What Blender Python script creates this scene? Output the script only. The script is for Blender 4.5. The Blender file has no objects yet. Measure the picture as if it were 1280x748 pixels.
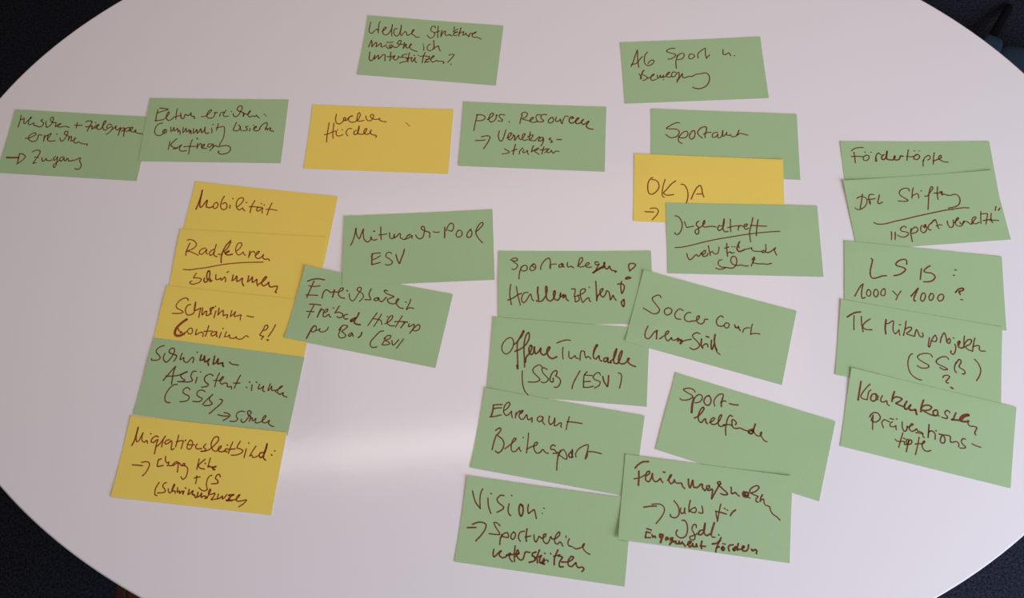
import bpy, bmesh, math, random
from mathutils import Vector, Matrix

# ------------------------------------------------------------------ camera
SC = bpy.context.scene
TABLE_Z = 0.74                      # height of the table top above the carpet
FPX, PITCH, ROLL, CAM_H = 960.0, 0.295177, 0.0919585, 1.000   # focal length in px of a 1280 px frame
cam_data = bpy.data.cameras.new('camera')
cam = bpy.data.objects.new('camera', cam_data)
SC.collection.objects.link(cam)
SC.camera = cam
cam_data.sensor_width = 36.0
cam_data.lens = 36.0 * FPX / 1280.0
cam_data.clip_start = 0.02
cam_data.clip_end = 60
_R = Vector((1, 0, 0))
_U = Vector((0, math.cos(PITCH), math.sin(PITCH)))
_F = Vector((0, math.sin(PITCH), -math.cos(PITCH)))
RIGHT = _R * math.cos(ROLL) - _U * math.sin(ROLL)
UP = _R * math.sin(ROLL) + _U * math.cos(ROLL)
CAM = Vector((0, 0, TABLE_Z + CAM_H))
cam.matrix_world = Matrix(((RIGHT.x, UP.x, -_F.x, CAM.x), (RIGHT.y, UP.y, -_F.y, CAM.y),
                           (RIGHT.z, UP.z, -_F.z, CAM.z), (0, 0, 0, 1)))

def at(px, py, z):
    """the point of the horizontal plane at height z that was measured at this pixel of the photograph"""
    d = RIGHT * ((px - 640) / FPX) + UP * ((374 - py) / FPX) + _F
    return CAM + d * ((z - CAM.z) / d.z)

# ------------------------------------------------------------------ light
SC.view_settings.view_transform = 'Standard'
SC.view_settings.look = 'None'
SC.view_settings.gamma = 1.0
SC.view_settings.use_curve_mapping = False
SC.view_settings.exposure = 0.0
world = bpy.data.worlds.new('room_light')
SC.world = world
world.use_nodes = True
bg = world.node_tree.nodes['Background']
bg.inputs['Color'].default_value = (1.0, 0.85, 0.62, 1)
bg.inputs['Strength'].default_value = 0.02

def area(name, loc, aim, sx, sy, watts, col):
    d = bpy.data.lights.new(name, 'AREA')
    d.shape = 'RECTANGLE'; d.size = sx; d.size_y = sy
    d.energy = watts; d.color = col
    o = bpy.data.objects.new(name, d)
    SC.collection.objects.link(o)
    o.location = loc
    o.rotation_euler = (Vector(aim) - Vector(loc)).to_track_quat('-Z', 'Y').to_euler()
    return o
area('window_daylight', (1.9, -1.5, 1.7), (0.2, 0.4, 0.74), 1.7, 1.3, 113, (0.690, 0.772, 0.965))
area('ceiling_panel', (0.18, 0.75, 2.45), (0.18, 0.75, 0), 1.7, 1.1, 12.6, (1.0, 0.75, 0.62))
area('ceiling_tube', (-0.50, 0.33, 2.56), (-0.50, 0.33, 0), 1.0, 0.10, 3.0, (1.0, 0.90, 0.84))

# ------------------------------------------------------------------ helpers
def link(name, bm, mat=None, parent=None, smooth=False):
    me = bpy.data.meshes.new(name)
    bm.normal_update()
    bm.to_mesh(me); bm.free()
    o = bpy.data.objects.new(name, me)
    SC.collection.objects.link(o)
    if mat: me.materials.append(mat)
    if smooth:
        for p in me.polygons: p.use_smooth = True
    if parent: o.parent = parent
    return o

def tag(o, label=None, cat=None, group=None, kind=None):
    if label: o['label'] = label
    if cat: o['category'] = cat
    if group: o['group'] = group
    if kind: o['kind'] = kind
    return o

def thing(name, loc, label, cat, rz=0.0):
    o = bpy.data.objects.new(name, None)
    o.empty_display_size = 0.05
    SC.collection.objects.link(o)
    o.location = loc; o.rotation_euler = (0, 0, rz)
    return tag(o, label, cat)

def material(name, col, rough=0.6, spec=0.5, noise=None, bump=None, metal=0.0):
    """noise = (scale, amount): value mottling; bump = (scale, strength, distance)"""
    m = bpy.data.materials.new(name); m.use_nodes = True
    nt = m.node_tree; b = nt.nodes['Principled BSDF']
    b.inputs['Base Color'].default_value = (*col, 1)
    b.inputs['Roughness'].default_value = rough
    b.inputs['Specular IOR Level'].default_value = spec
    b.inputs['Metallic'].default_value = metal
    tc = nt.nodes.new('ShaderNodeTexCoord')
    if noise:
        n = nt.nodes.new('ShaderNodeTexNoise'); n.inputs['Scale'].default_value = noise[0]
        n.inputs['Detail'].default_value = 6
        r = nt.nodes.new('ShaderNodeValToRGB')
        lo = [c * (1 - noise[1]) for c in col]; hi = [min(1, c * (1 + noise[1])) for c in col]
        r.color_ramp.elements[0].position = 0.3; r.color_ramp.elements[1].position = 0.7
        r.color_ramp.elements[0].color = (*lo, 1); r.color_ramp.elements[1].color = (*hi, 1)
        nt.links.new(tc.outputs['Object'], n.inputs['Vector'])
        nt.links.new(n.outputs['Fac'], r.inputs['Fac'])
        nt.links.new(r.outputs['Color'], b.inputs['Base Color'])
    if bump:
        n2 = nt.nodes.new('ShaderNodeTexNoise'); n2.inputs['Scale'].default_value = bump[0]
        n2.inputs['Detail'].default_value = 4
        bp = nt.nodes.new('ShaderNodeBump'); bp.inputs['Strength'].default_value = bump[1]
        bp.inputs['Distance'].default_value = bump[2]
        nt.links.new(tc.outputs['Object'], n2.inputs['Vector'])
        nt.links.new(n2.outputs['Fac'], bp.inputs['Height'])
        nt.links.new(bp.outputs['Normal'], b.inputs['Normal'])
    return m

def bx(bm, x0, x1, y0, y1, z0, z1, bev=0.0, seg=2):
    r = bmesh.ops.create_cube(bm, size=1.0)
    vs = r['verts']
    for v in vs:
        v.co = Vector((x0 + (v.co.x + .5) * (x1 - x0), y0 + (v.co.y + .5) * (y1 - y0), z0 + (v.co.z + .5) * (z1 - z0)))
    if bev > 0:
        es = list({e for v in vs for e in v.link_edges})
        bmesh.ops.bevel(bm, geom=es, offset=bev, segments=seg, profile=0.5, affect='EDGES')

def tube(bm, pts, rad, seg=10, closed=False):
    pts = [Vector(p) for p in pts]; n = len(pts); rings = []
    for i, p in enumerate(pts):
        a = pts[(i - 1) % n] if (closed or i > 0) else p
        b = pts[(i + 1) % n] if (closed or i < n - 1) else p
        t = (b - a).normalized()
        s = t.cross(Vector((0, 0, 1)))
        if s.length < 1e-4: s = t.cross(Vector((1, 0, 0)))
        s.normalize(); u = s.cross(t)
        r = rad[i] if isinstance(rad, (list, tuple)) else rad
        rings.append([bm.verts.new(p + (s * math.cos(2 * math.pi * k / seg) + u * math.sin(2 * math.pi * k / seg)) * r) for k in range(seg)])
    for i in range(n if closed else n - 1):
        A, B = rings[i], rings[(i + 1) % n]
        for k in range(seg):
            bm.faces.new((A[k], A[(k + 1) % seg], B[(k + 1) % seg], B[k]))
    if not closed:
        bm.faces.new(rings[0][::-1]); bm.faces.new(rings[-1])
    bmesh.ops.recalc_face_normals(bm, faces=bm.faces[:])

# ------------------------------------------------------------------ materials
M_carpet = material('navy_carpet', (0.021, 0.023, 0.034), 0.95, 0.1, noise=(190, 0.75), bump=(320, 0.9, 0.006))
M_table = material('white_laminate', (0.80, 0.765, 0.765), 0.13, 0.28, bump=(110, 0.13, 0.0006))
M_edge = material('white_edge_band', (0.62, 0.585, 0.575), 0.6, 0.3, noise=(40, 0.03))
M_steel = material('brushed_steel', (0.45, 0.45, 0.46), 0.35, 0.5, noise=(60, 0.06), metal=1.0)
M_green = material('green_card_stock', (0.361, 0.520, 0.270), 0.85, 0.25, noise=(900, 0.035), bump=(1400, 0.10, 0.0002))
M_yellow = material('yellow_card_stock', (0.82, 0.63, 0.118), 0.85, 0.25, noise=(900, 0.03), bump=(1400, 0.10, 0.0002))
M_ink_yellow = material('felt_pen_on_yellow', (0.275, 0.060, 0.012), 0.7, 0.25, noise=(300, 0.25))
M_ink = material('felt_pen_on_green', (0.165, 0.045, 0.020), 0.7, 0.25, noise=(300, 0.25))
M_blue = material('dark_blue_fabric', (0.019, 0.034, 0.053), 0.9, 0.2, noise=(260, 0.25), bump=(900, 0.4, 0.001))
M_black = material('black_webbing', (0.0045, 0.0045, 0.005), 0.85, 0.1, noise=(500, 0.3), bump=(1200, 0.4, 0.0008))
M_wood = material('dark_red_stained_wood', (0.045, 0.011, 0.007), 0.45, 0.4, noise=(30, 0.45), bump=(120, 0.1, 0.001))

# ------------------------------------------------------------------ setting
bm = bmesh.new()
bx(bm, -4.0, 4.0, -3.2, 4.2, -0.05, 0.0)
tag(link('floor', bm, M_carpet), 'dark navy blue carpet below the table', 'floor', kind='structure')

M_wall = material('off_white_wall_paint', (0.68, 0.61, 0.50), 0.9, 0.2, noise=(3, 0.02), bump=(400, 0.1, 0.0005))
for nm, q in (('wall_left', (-4.0, -3.9, -3.2, 4.2)), ('wall_right', (3.9, 4.0, -3.2, 4.2)), ('wall_back', (-3.9, 3.9, 4.1, 4.2)), ('wall_front', (-3.9, 3.9, -3.2, -3.1))):
    bm = bmesh.new(); bx(bm, *q, 0.0, 2.7)
    tag(link(nm, bm, M_wall), 'plain off-white room wall', 'wall', kind='structure')

# ------------------------------------------------------------------ table
TC = Vector((0.01200, 0.39496)); TA, TB = 0.83898, 0.57837
TROT = math.atan2(-0.1258204, 0.99205304)
table = thing('oval_table', (TC.x, TC.y, 0), 'white oval conference table covered with green and yellow cards', 'table', TROT)

def oval_slab(prof, seg=256):
    """lathe-like oval: prof = list of (inset, z) from the centre of the top round to the centre below"""
    b = bmesh.new(); rings = []
    for ins, z in prof:
        rings.append([b.verts.new(((TA - ins) * math.cos(2 * math.pi * k / seg), (TB - ins) * math.sin(2 * math.pi * k / seg), z)) for k in range(seg)])
    for A, B in zip(rings, rings[1:]):
        for k in range(seg):
            b.faces.new((A[k], B[k], B[(k + 1) % seg], A[(k + 1) % seg]))
    return b, rings
T0 = TABLE_Z
b, rings = oval_slab([(0.0025, T0), (0.0025, T0 - 0.002)])
b.faces.new(rings[0]); b.faces.new(rings[-1][::-1])
bmesh.ops.recalc_face_normals(b, faces=b.faces[:])
link('tabletop', b, M_table, table)
b, rings = oval_slab([(0.0025, T0), (0.0012, T0 - 0.0003), (0.0003, T0 - 0.0012), (0, T0 - 0.0025), (0, T0 - 0.023), (0.0010, T0 - 0.0245), (0.0025, T0 - 0.025)])
b.faces.new(rings[-1][::-1])
bmesh.ops.recalc_face_normals(b, faces=b.faces[:])
link('edge_band', b, M_edge, table, smooth=True)
for sx in (-1, 1):
    b = bmesh.new()
    tube(b, [(sx * 0.40, 0, 0.035), (sx * 0.40, 0, T0 - 0.06)], 0.035, 24)
    link('column', b, M_steel, table, smooth=False)
    b = bmesh.new()
    bx(b, sx * 0.40 - 0.035, sx * 0.40 + 0.035, -0.34, 0.34, 0.0, 0.035, 0.01)
    link('foot', b, M_steel, table)
    b = bmesh.new()
    bx(b, sx * 0.40 - 0.03, sx * 0.40 + 0.03, -0.30, 0.30, T0 - 0.06, T0 - 0.0252, 0.004)
    link('support_bar', b, M_steel, table)
b = bmesh.new()
bx(b, -0.37, 0.37, -0.02, 0.02, T0 - 0.058, T0 - 0.03, 0.004)
link('cross_rail', b, M_steel, table)

# ------------------------------------------------------------------ chair tucked under the near left side of the table
CS = 0.46
c0 = at(146.5, 742, CS)
ch = thing('wooden_chair', (c0.x + 0.21, c0.y - 0.12, 0), 'dark reddish brown wooden chair pushed under the table near its lower left rim', 'chair')
b = bmesh.new(); bx(b, -0.195, 0.195, -0.21, 0.21, CS - 0.020, CS + 0.004, 0.006, 3)
link('seat', b, M_wood, ch)
b = bmesh.new()
for x in (-0.2045, 0.2045): bx(b, x - 0.0095, x + 0.0095, -0.22, 0.22, CS - 0.055, CS, 0.004)
bx(b, -0.195, 0.195, 0.201, 0.22, CS - 0.055, CS - 0.0205, 0.003)
bx(b, -0.195, 0.195, -0.22, -0.201, CS - 0.055, CS - 0.0205, 0.003)
link('seat_frame', b, M_wood, ch)
for x in (-0.18, 0.18):
    b = bmesh.new(); tube(b, [(x, 0.18, 0), (x, 0.18, CS - 0.021)], [0.014, 0.019], 14); link('leg', b, M_wood, ch)
    b = bmesh.new(); tube(b, [(x, -0.24, 0), (x, -0.239, CS - 0.02), (x, -0.25, CS + 0.1), (x, -0.31, 0.88)], [0.014, 0.018, 0.018, 0.014], 14); link('leg', b, M_wood, ch)
for z, y in ((0.60, -0.2655), (0.71, -0.282), (0.82, -0.2995)):
    b = bmesh.new(); bx(b, -0.172, 0.172, y - 0.007, y + 0.007, z - 0.028, z + 0.028, 0.005); link('back_slat', b, M_wood, ch)

# ------------------------------------------------------------------ bag lying on the carpet by the upper right rim
BZ = 0.13
p0 = at(1232, 44, BZ); p1 = at(1285, 66, BZ)
ux = Vector((p1.x - p0.x, p1.y - p0.y, 0)).normalized()
pn = Vector((-ux.y, ux.x, 0)) * 0.018
bag = thing('fabric_bag', (p0.x + pn.x, p0.y + pn.y, 0), 'dark blue fabric bag with black strap on the carpet beyond the upper right rim', 'bag', math.atan2(ux.y, ux.x))
def pillow(x0, x1, y0, y1, z0, z1, e=0.35, nx=20, ny=16):
    """a stuffed rounded body on the given box"""
    b = bmesh.new()
    r = bmesh.ops.create_uvsphere(b, u_segments=40, v_segments=24, radius=1.0)
    for v in r['verts']:
        q = [math.copysign(abs(c) ** e, c) for c in v.co]
        v.co = Vector(((x0 + x1) / 2 + q[0] * (x1 - x0) / 2, (y0 + y1) / 2 + q[1] * (y1 - y0) / 2, (z0 + z1) / 2 + q[2] * (z1 - z0) / 2))
    return b
link('bag_body', pillow(0.026, 0.40, -0.34, 0.016, 0.0, BZ), M_blue, bag, smooth=True)
link('side_pocket', pillow(-0.006, 0.052, -0.26, 0.010, 0.0, BZ), M_blue, bag, smooth=True)
b = bmesh.new()
loop = []
for k in range(48):
    a = 2 * math.pi * k / 48
    cx, cy = math.copysign(abs(math.cos(a)) ** 0.35, math.cos(a)), math.copysign(abs(math.sin(a)) ** 0.35, math.sin(a))
    loop.append((0.213 + cx * 0.186, -0.17 + cy * 0.172, BZ * 0.62))
tube(b, loop, 0.0035, 8, closed=True)
link('piping', b, M_black, bag, smooth=True)
# carrying strap: a folded loop of webbing lying on the carpet
inv = bag.matrix_basis.inverted() if False else Matrix.Rotation(-bag.rotation_euler.z, 4, 'Z') @ Matrix.Translation(-bag.location)
s0 = inv @ at(1239, 46, 0.030); s1 = inv @ at(1263.5, 5.5, 0.008)
b = bmesh.new()
d = (s1 - s0); L = Vector((d.x, d.y, 0)).length; t = Vector((d.x, d.y, 0)).normalized(); sd = Vector((-t.y, t.x, 0))
prof = []
NS = 22
for i in range(NS + 1):
    u = i / NS
    c = s0 + t * (u * L)
    w = 0.0105
    if u > 0.9: w *= math.sqrt(max(0.05, 1 - ((u - 0.9) / 0.1) ** 2 * 0.75))
    z = 0.034 * (1 - u) ** 1.2 + 0.0055 + 0.004 * math.sin(u * math.pi)
    prof.append((c, w, z))
top = []
for c, w, z in prof:
    top.append([b.verts.new((c.x + sd.x * o_, c.y + sd.y * o_, z + dz)) for o_, dz in ((-w, 0), (-w * .8, .003), (w * .8, .003), (w, 0), (w * .8, -.003), (-w * .8, -.003))])
for A, B in zip(top, top[1:]):
    for k in range(6): b.faces.new((A[k], A[(k + 1) % 6], B[(k + 1) % 6], B[k]))
b.faces.new(top[0][::-1]); b.faces.new(top[-1])
bmesh.ops.recalc_face_normals(b, faces=b.faces[:])
tag(link('strap', b, M_black, bag, smooth=True), 'black webbing strap')

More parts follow.
